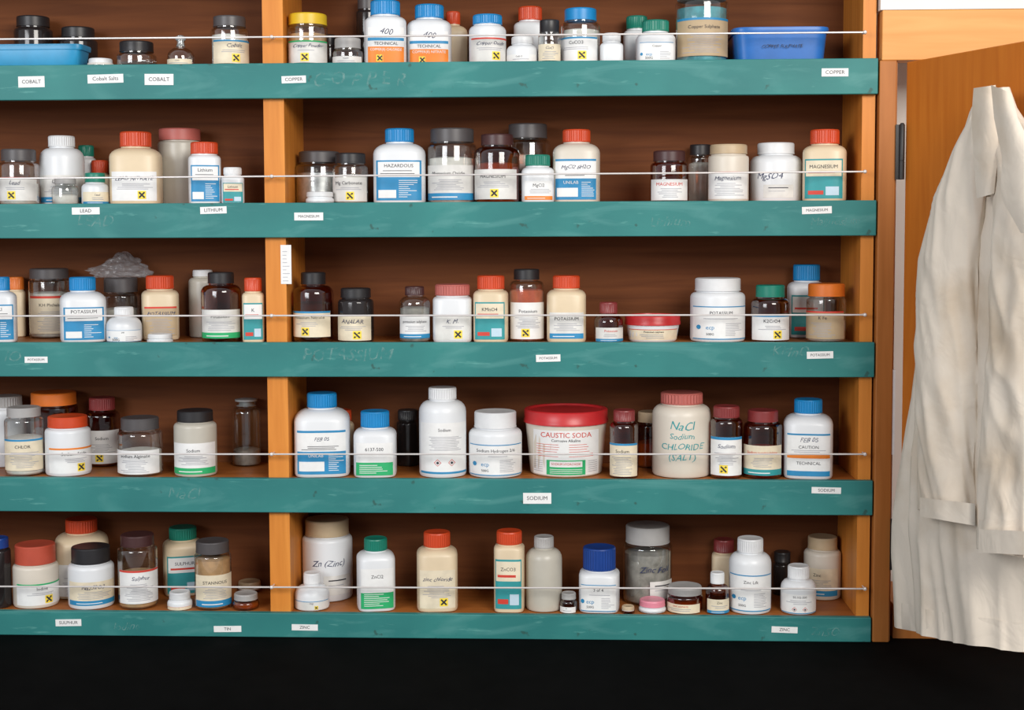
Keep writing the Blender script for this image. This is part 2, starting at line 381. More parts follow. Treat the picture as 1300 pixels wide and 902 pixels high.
        m.text(R, n, title, 0, z1-.2*H, min(.009, .16*H), O2, m_ink, tw); m.text(R, n, '500G', -.4*r, z0+.16*H, .007, O2, m_ink, tw*.5); lines(z0+.56*H, z1-.33*H)
        z = z0+.12*H
        while z < z0+.5*H: m.patch(R, n, .15*r, rnd.uniform(.5, .8)*r, z, z+.001, O2, LM['grey'], 4); z += .0034
    elif style == 'h':
        m.text(R, n, title, 0, zb*.66, min(.018, .3*H), O1, LM['pen'], tw, .35)
        m.patch(R, n, -.2*r, .85*r, zb*.12, zb*.45, O1, m_paper3); m.patch(R, n, 0, .7*r, zb*.36, zb*.38, O2, m_ink, 5); m.patch(R, n, 0, .6*r, zb*.28, zb*.29, O2, LM['grey'], 5)
    elif style == 'nacl':
        for k, (t, s) in enumerate((('NaCl', .024), ('Sodium', .017), ('CHLORIDE', .018), ('(SALT)', .020))):
            m.text(R, n, t, 0, zb*(.86-.17*k), s, O1, LM['teal'], tw*1.05, .25)
    elif style == 'soda':
        m.text(R, n, 'CAUSTIC SODA', 0, zb*.80, .015, O2, LM['red'], tw); m.text(R, n, 'Corrosive Alkaline', 0, zb*.70, .008, O2, LM['ink'], tw)
        m.patch(R, n, -.84*r, .84*r, zb*.04, zb*.89, O1, m_paper)
        for k in range(6):
            for c in (-.42, .42): m.patch(R, n, (c-.34)*r, (c+rnd.uniform(.1, .3))*r, zb*(.62-.045*k), zb*(.628-.045*k), O2, LM['red'], 5)
        m.patch(R, n, -.5*r, .5*r, zb*.05, zb*.33, O2, LM['green']); m.patch(R, n, -.42*r, .42*r, zb*.20, zb*.31, O3, m_paper); m.text(R, n, 'SODIUM HYDROXIDE', 0, zb*.255, .009, O3+.0003, LM['red'], tw*.5)
        for k in range(3): m.patch(R, n, -.42*r, .42*r, zb*(.08+.035*k), zb*(.09+.035*k), O3, m_paper, 8)
        for c in (-.7, .7):
            for k in range(6): m.patch(R, n, (c-.13)*r, (c+.1)*r, zb*(.30-.04*k), zb*(.308-.04*k), O2, LM['grey'], 3)

NAMES = {'sq': 'plastic_chemical_bottle', 'rd': 'round_plastic_bottle', 'jar': 'screw_top_jar', 'tub': 'plastic_tub', 'vial': 'small_chemical_bottle'}
def bottle(kind, body, cap, H, r, cf, ch, style, title, fill, cont, loc, rz, rnd):
    m = MB(); bm = BODY[body]; cm = CAP[cap]; glassy = body in ('clear', 'brown')
    if kind == 'tub':
        R = lambda z: r*(.84+.12*z/(H-ch))
        zb = H-ch
        m.lathe([(r*.80, 0), (r*.835, .002), (R(.004), .004), (R(zb*.5), zb*.5), (R(zb), zb)], bm, 56)
        m.lathe([(r*.97, zb-.003), (r, zb-.003), (r, zb+.003), (r*.985, zb+.005), (r*.985, H-.002), (r*.96, H), (r*.88, H), (r*.86, H-.004), (.002, H-.004)], cm, 60, .006)
        n = 2
    else:
        n = 4 if kind == 'sq' else 2; R = r; cr = cf*r
        if kind == 'jar': sh = min((r-cr)*.9+.003, .2*H)
        elif kind == 'rd': sh = min((r-cr)*1.0+.004, .28*H)
        else: sh = min((r-cr)*.75+.004, .28*H)
        zb = H-ch-.003-sh; cr2 = min(cr*.93, r*.95)
        prof = [(r*.86, 0, n), (r*.96, .0015, n), (r, .006, n), (r, zb*.5, n), (r, zb, n)]
        for k in range(1, 6):
            a = k/5*math.pi/2; rr = cr2+(r-cr2)*math.cos(a) if kind != 'sq' else cr2+(r-cr2)*(math.cos(a)**1.25)
            prof.append((rr, zb+sh*math.sin(a), n+(2-n)*k/5))
        prof += [(cr2, zb+sh+.001, 2), (cr2, H-.002, 2)]
        m.lathe(prof, bm, 40)
        if glassy:
            zf = max(.01, zb*fill)
            m.lathe([(r*.86, .003, n), (r*.93, .006, n), (r*.93, zf, n), (r*.6, zf+.003, n), (.001, zf+.001, n)], CONT[cont], 28)
        z0 = H-ch
        if cap == 'glass':
            m.lathe([(cr, z0), (cr*.8, z0+.002), (cr*.6, z0+ch*.4), (cr*1.1, z0+ch*.6), (cr*1.1, z0+ch*.85), (cr*.5, H)], cm, 24)
        else:
            rb = .035 if kind == 'sq' or kind == 'rd' else .012
            m.lathe([(cr*.9, z0), (cr, z0), (cr, z0+.0018)], cm, 72, 0, cap1=False)
            m.lathe([(cr, z0+.0018), (cr*.985, z0+.0022), (cr*.985, H-.003)], cm, 72, rb, cap0=False, cap1=False)
            m.lathe([(cr*.985, H-.003), (cr*.95, H-.0008), (cr*.88, H), (cr*.8, H-.0006), (.001, H-.0006)], cm, 72, 0, cap0=False)
    make_label(m, R, n, zb, style, title, rnd)
    nm = NAMES[kind]
    if glassy: nm = {'clear': 'clear_glass_jar', 'brown': 'amber_glass_bottle'}[body]
    if body == 'dark': nm = 'dark_glass_bottle'
    m.obj(nm, loc, rz, 38)

S = []
def B(row, a, b, top, kind, body, cap, style='w', title='Chemical', cf=None, ch=None, back=0, fill=.6, cont='w'):
    S.append(dict(row=row, a=a, b=b, top=top, kind=kind, body=body, cap=cap, style=style, title=title, cf=cf, ch=ch, back=back, fill=fill, cont=cont))
# row 1
B(0, 15, 65, 20, 'jar', 'dark', 'black', 'none', back=1); B(0, 72, 122, 34, 'jar', 'dark', 'black', 'none', back=1)
B(0, 108, 143, 74, 'jar', 'clear', 'white', 'none', ch=6, cont='w')
B(0, 146, 196, 52, 'jar', 'clear', 'black', 'none', cont='d', fill=.5)
B(0, 211, 245, 44, 'rd', 'clear', 'glass', 'w', 'Cobalt', cf=.35, ch=14, cont='p', fill=.5)
B(0, 266, 314, 20, 'jar', 'clear', 'gray', 'wy', 'Cobalt', cont='w', fill=.9, ch=13)
B(0, 357, 408, 17, 'jar', 'clear', 'yellow', 'wy', 'Copper Powder', cont='n', fill=.85, ch=14, cf=.97)
B(0, 408, 427, 44, 'jar', 'dark', 'black', 'none', back=1); B(0, 421, 460, 48, 'jar', 'clear', 'lgray', 'w', 'Copper', cont='n')
B(0, 451, 482, -2, 'jar', 'dark', 'gray', 'none', back=1)
B(0, 462, 515, 0, 'sq', 'white', 'blue', 'o', 'COPPER(II) CHLORIDE', cf=.72, ch=18); B(0, 516, 573, 5, 'sq', 'white', 'blue', 'o', 'COPPER(II) NITRATE', cf=.66, ch=17)
B(0, 556, 594, 14, 'sq', 'cream', 'red', 'none', back=1, cf=.5, ch=16)
B(0, 595, 642, 18, 'rd', 'white', 'blue', 'wy', 'Copper Oxide', cf=.8, ch=12); B(0, 600, 640, 24, 'jar', 'offw', 'red', 'none', back=1)
B(0, 652, 694, 8, 'sq', 'white', 'red', 'none', back=1, cf=.75, ch=17)
B(0, 643, 683, 46, 'jar', 'white', 'white', 'w', 'Cu(I) Cl', cf=.7, ch=9); B(0, 683, 712, 25, 'jar', 'clear', 'black', 'w', 'CuO', cont='d', ch=16)
B(0, 712, 762, 10, 'jar', 'clear', 'blue', 'wy', 'CuCO3', cont='w', fill=.9, ch=15, cf=.82)
B(0, 762, 791, 42, 'sq', 'white', 'white', 'none', cf=.8, ch=10); B(0, 791, 826, 20, 'sq', 'white', 'green', 'none', back=1, cf=.8, ch=16)
B(0, 808, 857, 25, 'sq', 'white', 'green', 'e', 'Copper', cf=.7, ch=14); B(0, 858, 925, -14, 'jar', 'clear', 'lgray', 'aged', 'Copper Sulphate', cont='t', fill=.93, ch=12, cf=.92)
# row 2
B(1, -4, 47, 190, 'jar', 'clear', 'gray', 'wy', 'Lead', ch=15, fill=.55); B(1, 48, 105, 173, 'rd', 'white', 'white', 'w', 'DANGER', cf=.6, ch=14)
B(1, 64, 98, 226, 'jar', 'clear', 'lgray', 'none', ch=8, cf=.8)
B(1, 96, 122, 185, 'sq', 'white', 'green', 'none', back=1, cf=.8, ch=14); B(1, 112, 140, 204, 'sq', 'cream', 'red', 'none', back=1, cf=.8, ch=16)
B(1, 102, 136, 220, 'jar', 'white', 'green', 'w', 'Lead', cf=.75, ch=12)
B(1, 138, 203, 168, 'sq', 'cream', 'red', 'wy', 'LEAD NITRATE', cf=.62, ch=19); B(1, 198, 256, 164, 'jar', 'trans', 'pink', 'none', back=1, ch=15, cf=.95)
B(1, 238, 279, 181, 'sq', 'white', 'red', 'bb', 'Lithium', cf=.85, ch=15); B(1, 280, 309, 213, 'sq', 'white', 'white', 't', 'Lithium', cf=.8, ch=9)
B(1, 350, 411, 193, 'jar', 'clear', 'gray', 'none', cont='s', fill=.85, ch=14, cf=.88); B(1, 387, 423, 244, 'vial', 'white', 'white', 'none', ch=6, cf=.95)
B(1, 421, 467, 195, 'jar', 'clear', 'black', 'wy', 'Mg Carbonate', cont='w', fill=.8, ch=13)
B(1, 473, 540, 164, 'sq', 'white', 'blue', 'bb', 'HAZARDOUS', cf=.56, ch=17); B(1, 542, 605, 164, 'jar', 'clear', 'gray', 'w', 'Magnesium Oxide', fill=.8, ch=17, cf=.9)
B(1, 602, 660, 171, 'jar', 'brown', 'brown', 'wy', 'MAGNESIUM', cont='n', fill=.8, ch=14, cf=.72); B(1, 640, 700, 158, 'jar', 'clear', 'gray', 'w', 'Mg', back=1, ch=18, fill=.8)
B(1, 662, 703, 197, 'sq', 'white', 'green', 'w', 'MgCl2', cf=.78, ch=14); B(1, 702, 762, 165, 'sq', 'offw', 'red', 'b', 'MgCl2 6H2O', cf=.6, ch=16)
B(1, 826, 874, 192, 'jar', 'brown', 'brown', 'wr', 'MAGNESIUM', cf=.85, ch=13, cont='n'); B(1, 873, 906, 184, 'jar', 'clear', 'black', 'none', back=1, ch=13, fill=.9)
B(1, 900, 951, 184, 'jar', 'offw', 'cream', 'w', 'Magnesium', cf=.93, ch=12); B(1, 953, 1019, 182, 'jar', 'white', 'white', 'h', 'MgSO4', cf=.72, ch=14)
B(1, 1021, 1075, 165, 'sq', 'cream', 'red', 't', 'MAGNESIUM', cf=.68, ch=18)
# row 3
B(2, -18, 19, 352, 'sq', 'white', 'blue', 'bb', 'KI', cf=.6, ch=17); B(2, 8, 32, 352, 'sq', 'cream', 'orange', 'none', back=1, cf=.9, ch=16)
B(2, 34, 88, 341, 'jar', 'clear', 'gray', 'w', 'KH Phthalate', fill=.8, ch=13, cf=.95, back=1); B(2, 74, 132, 352, 'sq', 'white', 'blue', 'bb', 'POTASSIUM', cf=.58, ch=17)
B(2, 126, 178, 353, 'jar', 'clear', 'gray', 'none', back=1, ch=18, fill=.7); B(2, 133, 178, 390, 'rd', 'white', 'white', 'e', '2/06', cf=.55, ch=11)
B(2, 178, 226, 350, 'sq', 'cream', 'red', 'aged', 'POTASSIUM', cf=.76, ch=17); B(2, 185, 218, 424, 'vial', 'white', 'white', 'none', ch=6, cf=.95)
B(2, 238, 276, 343, 'jar', 'trans', 'white', 'none', back=1, cf=.7, ch=8)
B(2, 254, 305, 346, 'jar', 'brown', 'black', 'w', 'Potassium', cf=.66, ch=14, cont='d'); B(2, 307, 335, 353, 'sq', 'cream', 'red', 't', 'K', cf=.8, ch=17)
B(2, 371, 423, 346, 'jar', 'brown', 'black', 'wy', 'Potassium Nitrate', cf=.62, ch=15, cont='d', fill=.8); B(2, 428, 474, 366, 'jar', 'dark', 'black', 'wy', 'ANALAR', cf=.85, ch=12)
B(2, 506, 546, 364, 'rd', 'clear', 'brown', 'w', 'potassium sulphate', cf=.62, ch=11, cont='g', fill=.9); B(2, 549, 599, 361, 'sq', 'white', 'pink', 'wy', 'K. M.', cf=.9, ch=14)
B(2, 601, 645, 350, 'sq', 'cream', 'red', 't', 'KMnO4', cf=.8, ch=17); B(2, 646, 691, 342, 'jar', 'clear', 'black', 'wy', 'Potassium', cont='r', fill=.93, cf=.74, ch=13)
B(2, 694, 744, 350, 'sq', 'cream', 'red', 'w', 'POTASSIUM', cf=.7, ch=16); B(2, 754, 791, 384, 'rd', 'brown', 'dkred', 'wr', 'Potassium', cf=.62, ch=14, cont='n')
B(2, 793, 865, 400, 'tub', 'white', 'crimson', 'w', 'Potassium sulphate', ch=10); B(2, 877, 947, 353, 'jar', 'white', 'white', 'e', 'POTASSIUM', cf=.84, ch=16)
B(2, 954, 1003, 362, 'jar', 'brown', 'green', 'wy', 'K2CrO4', cf=.75, ch=15, cont='n'); B(2, 1000, 1049, 336, 'sq', 'white', 'blue', 't', 'K', cf=.72, ch=20, back=1)
B(2, 1025, 1075, 360, 'jar', 'clear', 'orange', 'aged', 'K Fe', cf=.93, ch=16, cont='w', fill=.5)
# row 4
B(3, -20, 32, 502, 'rd', 'white', 'lgray', 'none', back=1, cf=.85, ch=14); B(3, 4, 54, 516, 'jar', 'clear', 'lgray', 'w', 'CHLOR', ch=12, fill=.7)
B(3, 36, 98, 497, 'jar', 'brown', 'orange', 'none', back=1, ch=16, cf=.97, cont='n'); B(3, 55, 113, 527, 'jar', 'white', 'red', 'wy', 'Sodium Azide', cf=.88, ch=14)
B(3, 106, 152, 504, 'rd', 'brown', 'dkred', 'wy', 'Sodium', cf=.75, ch=16, cont='n', back=1); B(3, 147, 205, 529, 'jar', 'clear', 'gray', 'w', 'Sodium Alginate', cf=.85, ch=15, cont='w')
B(3, 219, 274, 520, 'jar', 'trans', 'black', 'w', 'Sodium', cf=.85, ch=14); B(3, 293, 332, 505, 'rd', 'clear', 'glass', 'none', cf=.7, ch=10, fill=.3, cont='g', back=1)
B(3, 365, 437, 498, 'sq', 'white', 'blue', 'b', 'FEB 05', cf=.54, ch=18); B(3, 420, 450, 520, 'sq', 'cream', 'red', 'none', cf=.8, ch=14, back=1)
B(3, 448, 503, 521, 'sq', 'white', 'blue', 'g', '6137-500', cf=.68, ch=20); B(3, 502, 533, 520, 'rd', 'dark', 'black', 'none', back=1)
B(3, 531, 592, 491, 'rd', 'white', 'white', 'd', 'Sodium', cf=.6, ch=15); B(3, 594, 663, 521, 'jar', 'white', 'white', 'e', 'Sodium Hydrogen 2/6', cf=.8, ch=20)
B(3, 663, 774, 517, 'tub', 'offw', 'crimson', 'soda', ch=15); B(3, 774, 811, 520, 'rd', 'brown', 'dkred', 'w', 'Sodium', cf=.75, ch=14, cont='r')
B(3, 806, 848, 522, 'jar', 'brown', 'cream', 'none', back=1); B(3, 828, 904, 497, 'rd', 'offw', 'pink', 'nacl', cf=.72, ch=14)
B(3, 902, 943, 515, 'rd', 'brown', 'dkred', 'wy', 'Sodium', cf=.82, ch=14, cont='n', back=0); B(3, 944, 994, 520, 'jar', 'brown', 'dkred', 'wr', 'Sodium metabisulphite', cf=.78, ch=14, cont='r')
B(3, 996, 1058, 506, 'sq', 'white', 'blue', 'os', 'FEB 05', cf=.58, ch=17)
# row 5
B(4, -20, 13, 682, 'jar', 'dark', 'dkblue', 'none'); B(4, 14, 72, 689, 'jar', 'offw', 'mred', 'wy', 'Iodine', cf=.9, ch=24)
B(4, 67, 137, 657, 'sq', 'cream', 'red', 'w', 'S', cf=.6, ch=17, back=1); B(4, 84, 143, 692, 'jar', 'white', 'black', 'w', 'Na2S2O3', cf=.85, ch=20)
B(4, 148, 199, 677, 'jar', 'clear', 'brown', 'w', 'Sulphur', cf=.85, ch=14, cont='n', fill=.6); B(4, 205, 258, 668, 'sq', 'cream', 'green', 't', 'SULPHUR', cf=.7, ch=15, back=1)
B(4, 245, 293, 685, 'jar', 'clear', 'gray', 'w', 'STANNOUS', cf=.9, ch=15, cont='n', fill=.95); B(4, 211, 243, 750, 'vial', 'white', 'white', 'w', 'Tin', cf=.85, ch=9)
B(4, 294, 328, 752, 'vial', 'brown', 'lgray', 'none', cf=.9, ch=8); B(4, 299, 333, 737, 'vial', 'brown', 'cream', 'none', cf=.9, ch=8, back=1)
B(4, 381, 448, 657, 'jar', 'white', 'cream', 'h', 'Zn (Zinc)', cf=.88, ch=20); B(4, 361, 406, 726, 'rd', 'white', 'white', 'wy', '250g', cf=.5, ch=14)
B(4, 452, 501, 682, 'sq', 'white', 'green', 'g', 'ZnCl2', cf=.62, ch=15); B(4, 528, 581, 674, 'sq', 'cream', 'red', 'wy', 'zinc chloride', cf=.66, ch=18)
B(4, 627, 666, 673, 'sq', 'cream', 'red', 't', 'ZnCO3', cf=.85, ch=16); B(4, 667, 714, 680, 'rd', 'trans', 'lgray', 'none', cf=.55, ch=14)
B(4, 711, 733, 752, 'vial', 'brown', 'lgray', 'w', 'Zn', cf=.85, ch=8, cont='d'); B(4, 735, 787, 693, 'sq', 'white', 'dkblue', 'e', '3 of 4', cf=.82, ch=28)
B(4, 790, 855, 665, 'jar', 'clear', 'lgray', 'h', 'Zinc Foil', cf=.9, ch=22, cont='g', fill=.9); B(4, 789, 806, 769, 'vial', 'brown', 'cream', 'none', cf=.95, ch=6)
B(4, 811, 846, 760, 'vial', 'white', 'lpink', 'none', cf=.95, ch=9); B(4, 847, 893, 742, 'jar', 'brown', 'lgray', 'wr', 'ZINC SULPHATE', cf=.95, ch=10, cont='n')
B(4, 896, 926, 726, 'rd', 'brown', 'white', 'w', 'Zinc', cf=.6, ch=14, cont='d'); B(4, 903, 935, 684, 'sq', 'cream', 'dkred', 'none', cf=.85, ch=16, back=1)
B(4, 926, 980, 682, 'rd', 'white', 'white', 'e', 'Zinc Lift', cf=.62, ch=17); B(4, 992, 1037, 717, 'rd', 'white', 'white', 'd', '50.102-500', cf=.62, ch=16)
B(4, 1023, 1072, 680, 'jar', 'offw', 'cream', 'w', 'Zinc', cf=.8, ch=15, back=1); B(4, 980, 1006, 700, 'jar', 'dark', 'black', 'none', back=1)

K = lambda y: (y-CAM.y)/F
XS = (survey(336.5, 435).x, survey(362.5, 435).x, survey(1093, 435).x)
for s in S:
    s['y'] = .10; r = (s['b']-s['a'])/2*K(.08)*.985; s['r'] = r
    s['y'] = (DEP-.006-r) if s['back'] else (.0225+r)
def posx(s): return survey((s['a']+s['b'])/2, VT[s['row']]-20, s['y']-s['r']*.3).x
for it in range(60):
    bad = 0
    for s in S:
        s['x'] = posx(s)
        if s['x'] < XS[0]+.05 and s['x'] > XS[0]-.2: s['x'] = min(s['x'], XS[0]-s['r']-.001) if s['x'] < XS[0] else s['x']
        if XS[1]-.01 < s['x'] < XS[1]+.2: s['x'] = max(s['x'], XS[1]+s['r']+.001)
        if s['x'] > XS[2]-.2: s['x'] = min(s['x'], XS[2]-s['r']-.001)
    for i, s in enumerate(S):
        for t in S[i+1:]:
            if s['row'] != t['row']: continue
            q = 1.04 if s['kind'] == 'sq' or t['kind'] == 'sq' else 1.0
            d = math.hypot(s['x']-t['x'], s['y']-t['y'])
            if d < (s['r']+t['r'])*q+.0008:
                bad += 1
                f, b = (s, t) if s['y'] < t['y'] else (t, s)
                if b['y'] < DEP-.004-b['r']: b['y'] += .003
                elif f['y'] > .019+f['r']: f['y'] -= .003
                else: s['r'] *= .985; t['r'] *= .985
    if not bad: break
print('overlaps left', bad)
bagjar = None
for i, s in enumerate(S):
    z0 = ZT[s['row']]; y = s['y']
    zt = survey((s['a']+s['b'])/2, s['top'], y-(s['r']*.5 if s['row'] < 1 else -s['r']*.2 if s['row'] > 2 else 0)).z
    k = K(y); H = zt-z0
    rnd = random.Random(i*13+5)
    cf = s['cf'] or .86; ch = (s['ch'] or 13)*k
    if H < .03: ch = min(ch, H*.5)
    rz = rnd.uniform(-.09, .09) if s['kind'] == 'sq' else rnd.uniform(-.3, .3)
    if s['style'] in ('soda', 'nacl'): rz = 0
    rz -= s['x']*.3
    if s['row'] == 2 and s['a'] == 126: bagjar = (s['x'], y, zt)
    bottle(s['kind'], s['body'], s['cap'], H, s['r'], cf, ch, s['style'], s['title'], s['fill'], s['cont'], (s['x'], y, z0+.0003), rz, rnd)

# blue trays
def tray(a, b, vtop, row, y, ry, col):
    m = MB(); z0 = ZT[row]; rx = (b-a)/2*K(y-ry); zt = survey((a+b)/2, vtop, y-ry).z-z0
    mat = plain('tray_'+col, dict(blue=(.01, .13, .45), sky=(.02, .28, .52))[col], .35)
    m.lathe([(rx*.88, 0, 7), (rx*.90, .002, 7), (rx*.955, zt-.012, 7), (rx*.985, zt-.011, 7), (rx, zt-.004, 7), (rx*.99, zt, 7), (rx*.95, zt, 7), (rx*.94, zt-.006, 7), (rx*.88, .004, 7), (rx*.5, .004, 7), (.002, .004, 7)], mat, 64, ry=ry/rx)
    o = m.obj('blue_plastic_tray', (survey((a+b)/2, VT[row]-10, y-ry).x, y, z0+.0003), 0, 35)
    return o, zt
o, zt_ = tray(932, 1054, 34, 0, .115, .085, 'blue')
m = MB(); V, P = text_geo('COPPER SULPHATE', .25); m.v = [(a*.0095, 0, c*.0095) for a, c in V]
for q in P: m.face(q, m_ink)
t_ = m.obj('handwriting', (0, -.0835, zt_*.45), 0, 0, o); t_.rotation_euler = (-.14, 0, 0)
tray(-30, 104, 56, 0, .066, .040, 'sky')

# crumpled plastic bag lying on top of a jar (row 3)
m = MB(); fm = film('bag_film'); NU, NV = 72, 44
for j in range(NV+1):
    ph = math.pi*j/NV
    for i in range(NU):
        th = 2*math.pi*i/NU; d = Vector((math.sin(ph)*math.cos(th), math.sin(ph)*math.sin(th), math.cos(ph)))
        rr = 1+.55*abs(noise.noise(d*1.5+Vector((3, 1, 2))))+.22*abs(noise.noise(d*3.1))*2
        x, y, z = d.x*.050*rr, d.y*.020*rr, d.z*.021*rr
        z = max(z, -.012)
        if z > 0: z *= 1+.4*math.sin(x*40+1)
        m.v.append((x, y, z+.012))
for j in range(NV):
    for i in range(NU): m.face((j*NU+i, (j+1)*NU+i, (j+1)*NU+(i+1) % NU, j*NU+(i+1) % NU), fm)
m.obj('crumpled_plastic_bag', (bagjar[0]-.004, bagjar[1]+.012, bagjar[2]+.0006), 0, 60)

# ------------------------------------------------------------------ joinery at right, walls, bench, floor
zt = survey(1200, 12, 0).z; zh = survey(1200, 76, 0).z
xj0 = XR+.003; xj1 = survey(1134, 435, .0).x
DG = .082
fr = empty('door_frame')
boxobj('jamb', xj0, xj1, .0, .05, ZBench+.0005, zh, w_jamb, fr, .002)
boxobj('jamb_stop', xj1, xj1+.004, .012, .22, ZBench+.0005, zh, w_jamb, fr)
boxobj('gap_light_strip', xj1+.0003, xj1+.006, .003, .010, survey(1137, 578, 0).z, survey(1137, 470, 0).z, m_paper, fr)  # added white strip, imitates bright light coming through the gap beside the door
boxobj('header', xj0+.004, 1.9, .0, .05, zh, zt, w_head, fr, .002)
boxobj('sill', xj1+.014, 1.9, .03, .22, ZBench+.0005, ZBench+DG-.01, w_jamb, fr)
boxobj('wall_right', xj0, 2.2, .0, .24, zt+.0005, 3.0, m_wall)
boxobj('wall_back', -2.4, 2.2, .242, .30, 0, 3.0, m_wall)
boxobj('floor', -2.4, 2.4, -3.6, .30, -.05, 0, m_floor)
be = empty('laboratory_bench')
boxobj('bench_top', -2.3, 2.1, -.78, .241, ZBench-.035, ZBench, m_bench, be, .003)
boxobj('bench_carcass', -2.25, 2.05, -.72, .235, .08, ZBench-.035, m_bench, be)
boxobj('bench_plinth', -2.2, 2.0, -.66, .23, 0, .08, m_bench, be)
for k in range(6): boxobj('cupboard_front_%d' % k, -2.23+k*.715, -1.53+k*.715, -.738, -.7205, .10, ZBench-.05, m_bench, be, .003)

# door leaf, hinged and standing open
hp = survey(1146, 435, .0); hp.z = 0
ang = math.radians(67); e = Vector((math.cos(ang), -math.sin(ang), 0)); nrm = Vector((-math.sin(ang), -math.cos(ang), 0))
ztd = survey(1146, 79, .0).z
m = MB(); DW = .80; T = .032
h0 = ZBench+DG
m.box(0, DW, 0, T, 0, ztd-h0, w_door)
door = m.obj('door_1', (hp.x, hp.y, h0), -ang, 0)
bv = door.modifiers.new('bevel', 'BEVEL'); bv.width = .002; bv.segments = 2
for (va, vb) in ((158, 228), (660, 725)):
    za, zb_ = survey(1141, va, -.01).z, survey(1141, vb, -.01).z
    m = MB(); m.lathe([(.004, 0), (.0055, .001), (.0055, (za-zb_)*.33), (.0048, (za-zb_)*.335), (.0048, (za-zb_)*.345), (.0055, (za-zb_)*.35), (.0055, (za-zb_)-.001), (.003, za-zb_+.003)], m_black, 16)
    m.box(-.012, 0, .0015, .0045, 0, za-zb_, m_black)
    m.obj('butt_hinge', (hp.x-.0085, -.0065, zb_), 0, 35)

# hook
def dpt(u, v, off): return survey_plane(u, v, hp+nrm*off, nrm)
hk = dpt(1275, 122, .0)
m = MB(); m.lathe([(.012, 0), (.012, .003), (.005, .004), (.004, .045), (.009, .052), (.006, .058)], m_steel, 16)
o = m.obj('coat_hook', hk, 0, 35); o.rotation_euler = nrm.to_track_quat('Z', 'Y').to_euler()

# ------------------------------------------------------------------ lab coat
def cloth():
    m, nt, b = newmat('coat_cotton')
    tc = nt.nodes.new('ShaderNodeTexCoord')
    n1 = nt.nodes.new('ShaderNodeTexNoise'); n1.inputs['Scale'].default_value = 5; n1.inputs['Detail'].default_value = 8
    n2 = nt.nodes.new('ShaderNodeTexNoise'); n2.inputs['Scale'].default_value = 14; n2.inputs['Detail'].default_value = 3; n2.inputs['Distortion'].default_value = .8
    nt.links.new(tc.outputs['Object'], n1.inputs[0]); nt.links.new(tc.outputs['Object'], n2.inputs[0])
    cr = nt.nodes.new('ShaderNodeValToRGB'); cr.color_ramp.elements[0].position = .28; cr.color_ramp.elements[1].position = .5
    cr.color_ramp.elements[0].color = (.56, .45, .33, 1); cr.color_ramp.elements[1].color = (.72, .64, .54, 1)
    nt.links.new(n1.outputs[0], cr.inputs[0]); nt.links.new(cr.outputs[0], b.inputs['Base Color']); b.inputs['Roughness'].default_value = .9
    b.inputs['Specular IOR Level'].default_value = .1
    bp = nt.nodes.new('ShaderNodeBump'); bp.inputs['Strength'].default_value = .55; bp.inputs['Distance'].default_value = .007
    nt.links.new(n2.outputs[0], bp.inputs['Height']); nt.links.new(bp.outputs[0], b.inputs['Normal'])
    return m
m_coat = cloth()
def interp(T, v):
    for a, b in zip(T, T[1:]):
        if a[0] <= v <= b[0]:
            t = (v-a[0])/(b[0]-a[0])
            return [x+(y-x)*t for x, y in zip(a[1:], b[1:])]
    return list(T[-1][1:])
cm = MB()
def tube(T, n0, nv, nseg, A0, A1, fr_, vert, seed, hemtilt=0, wr=.003, twist=0.6):
    """T rows: photo height, left, right, half thickness (m); built in the door's own frame"""
    v0, v1 = T[0][0], T[-1][0]; rings = []
    for i in range(nv+1):
        v = v0+(v1-v0)*i/nv; L, Rr, b = interp(T, v)
        pl, pr = dpt(L, v, n0), dpt(Rr, v, n0); c = (pl+pr)/2; a = (pr-pl).length/2; g = i/nv
        A = A0+(A1-A0)*g
        ring = []
        for k in range(nseg):
            t = 2*math.pi*k/nseg; ct, st = math.cos(t), math.sin(t)
            t2 = t+twist*g; c2, s2 = math.cos(t2), math.sin(t2)
            q = Vector((c2*fr_+seed, s2*fr_, g*vert))
            f = 1.9*noise.noise(q)+(.7-1.6*abs(noise.noise(q*1.6+Vector((4, 4, 1)))))
            w = noise.noise(Vector((c2*1.2+seed*2, s2*1.2, g*7+t*1.2)))
            d = A*(f-.5)+wr*(.6-2.2*abs(w))
            tt = b*st+d*st
            p = c+e*((a+d*.8)*ct)+nrm*max(tt, -(n0-.006))
            p.z = c.z+hemtilt*ct*max(0, g-.85)*6.6 + .006*noise.noise(Vector((t*2, seed, g*6)))*g
            ring.append(len(cm.v)); cm.v.append(tuple(p))
        rings.append(ring)
    for Aq, Bq in zip(rings, rings[1:]):
        for k in range(nseg): cm.face((Aq[k], Aq[(k+1) % nseg], Bq[(k+1) % nseg], Bq[k]), m_coat)
    cm.face(rings[0], m_coat)
    last = rings[-1]; cen = sum((Vector(cm.v[i]) for i in last), Vector())/len(last)
    inn = []
    for i in last:
        q = Vector(cm.v[i]); q2 = q+(cen-q)*.06; inn.append(len(cm.v)); cm.v.append((q2.x, q2.y, q2.z))
    inn2 = []
    for i in inn:
        q = Vector(cm.v[i]); inn2.append(len(cm.v)); cm.v.append((q.x, q.y, q.z+.05))
    for Aq, Bq in ((last, inn), (inn, inn2)):
        for k in range(nseg): cm.face((Aq[k], Aq[(k+1) % nseg], Bq[(k+1) % nseg], Bq[k]), m_coat)
tube([(113, 1246, 1280, .014), (140, 1236, 1288, .025), (180, 1224, 1312, .036), (230, 1208, 1330, .044), (290, 1186, 1345, .048), (400, 1174, 1352, .050), (520, 1166, 1356, .052), (640, 1150, 1360, .056), (700, 1146, 1362, .060), (812, 1146, 1366, .062)],
     .066, 130, 240, .002, .019, 2.3, 1.2, 1.3, wr=.003, hemtilt=.036)
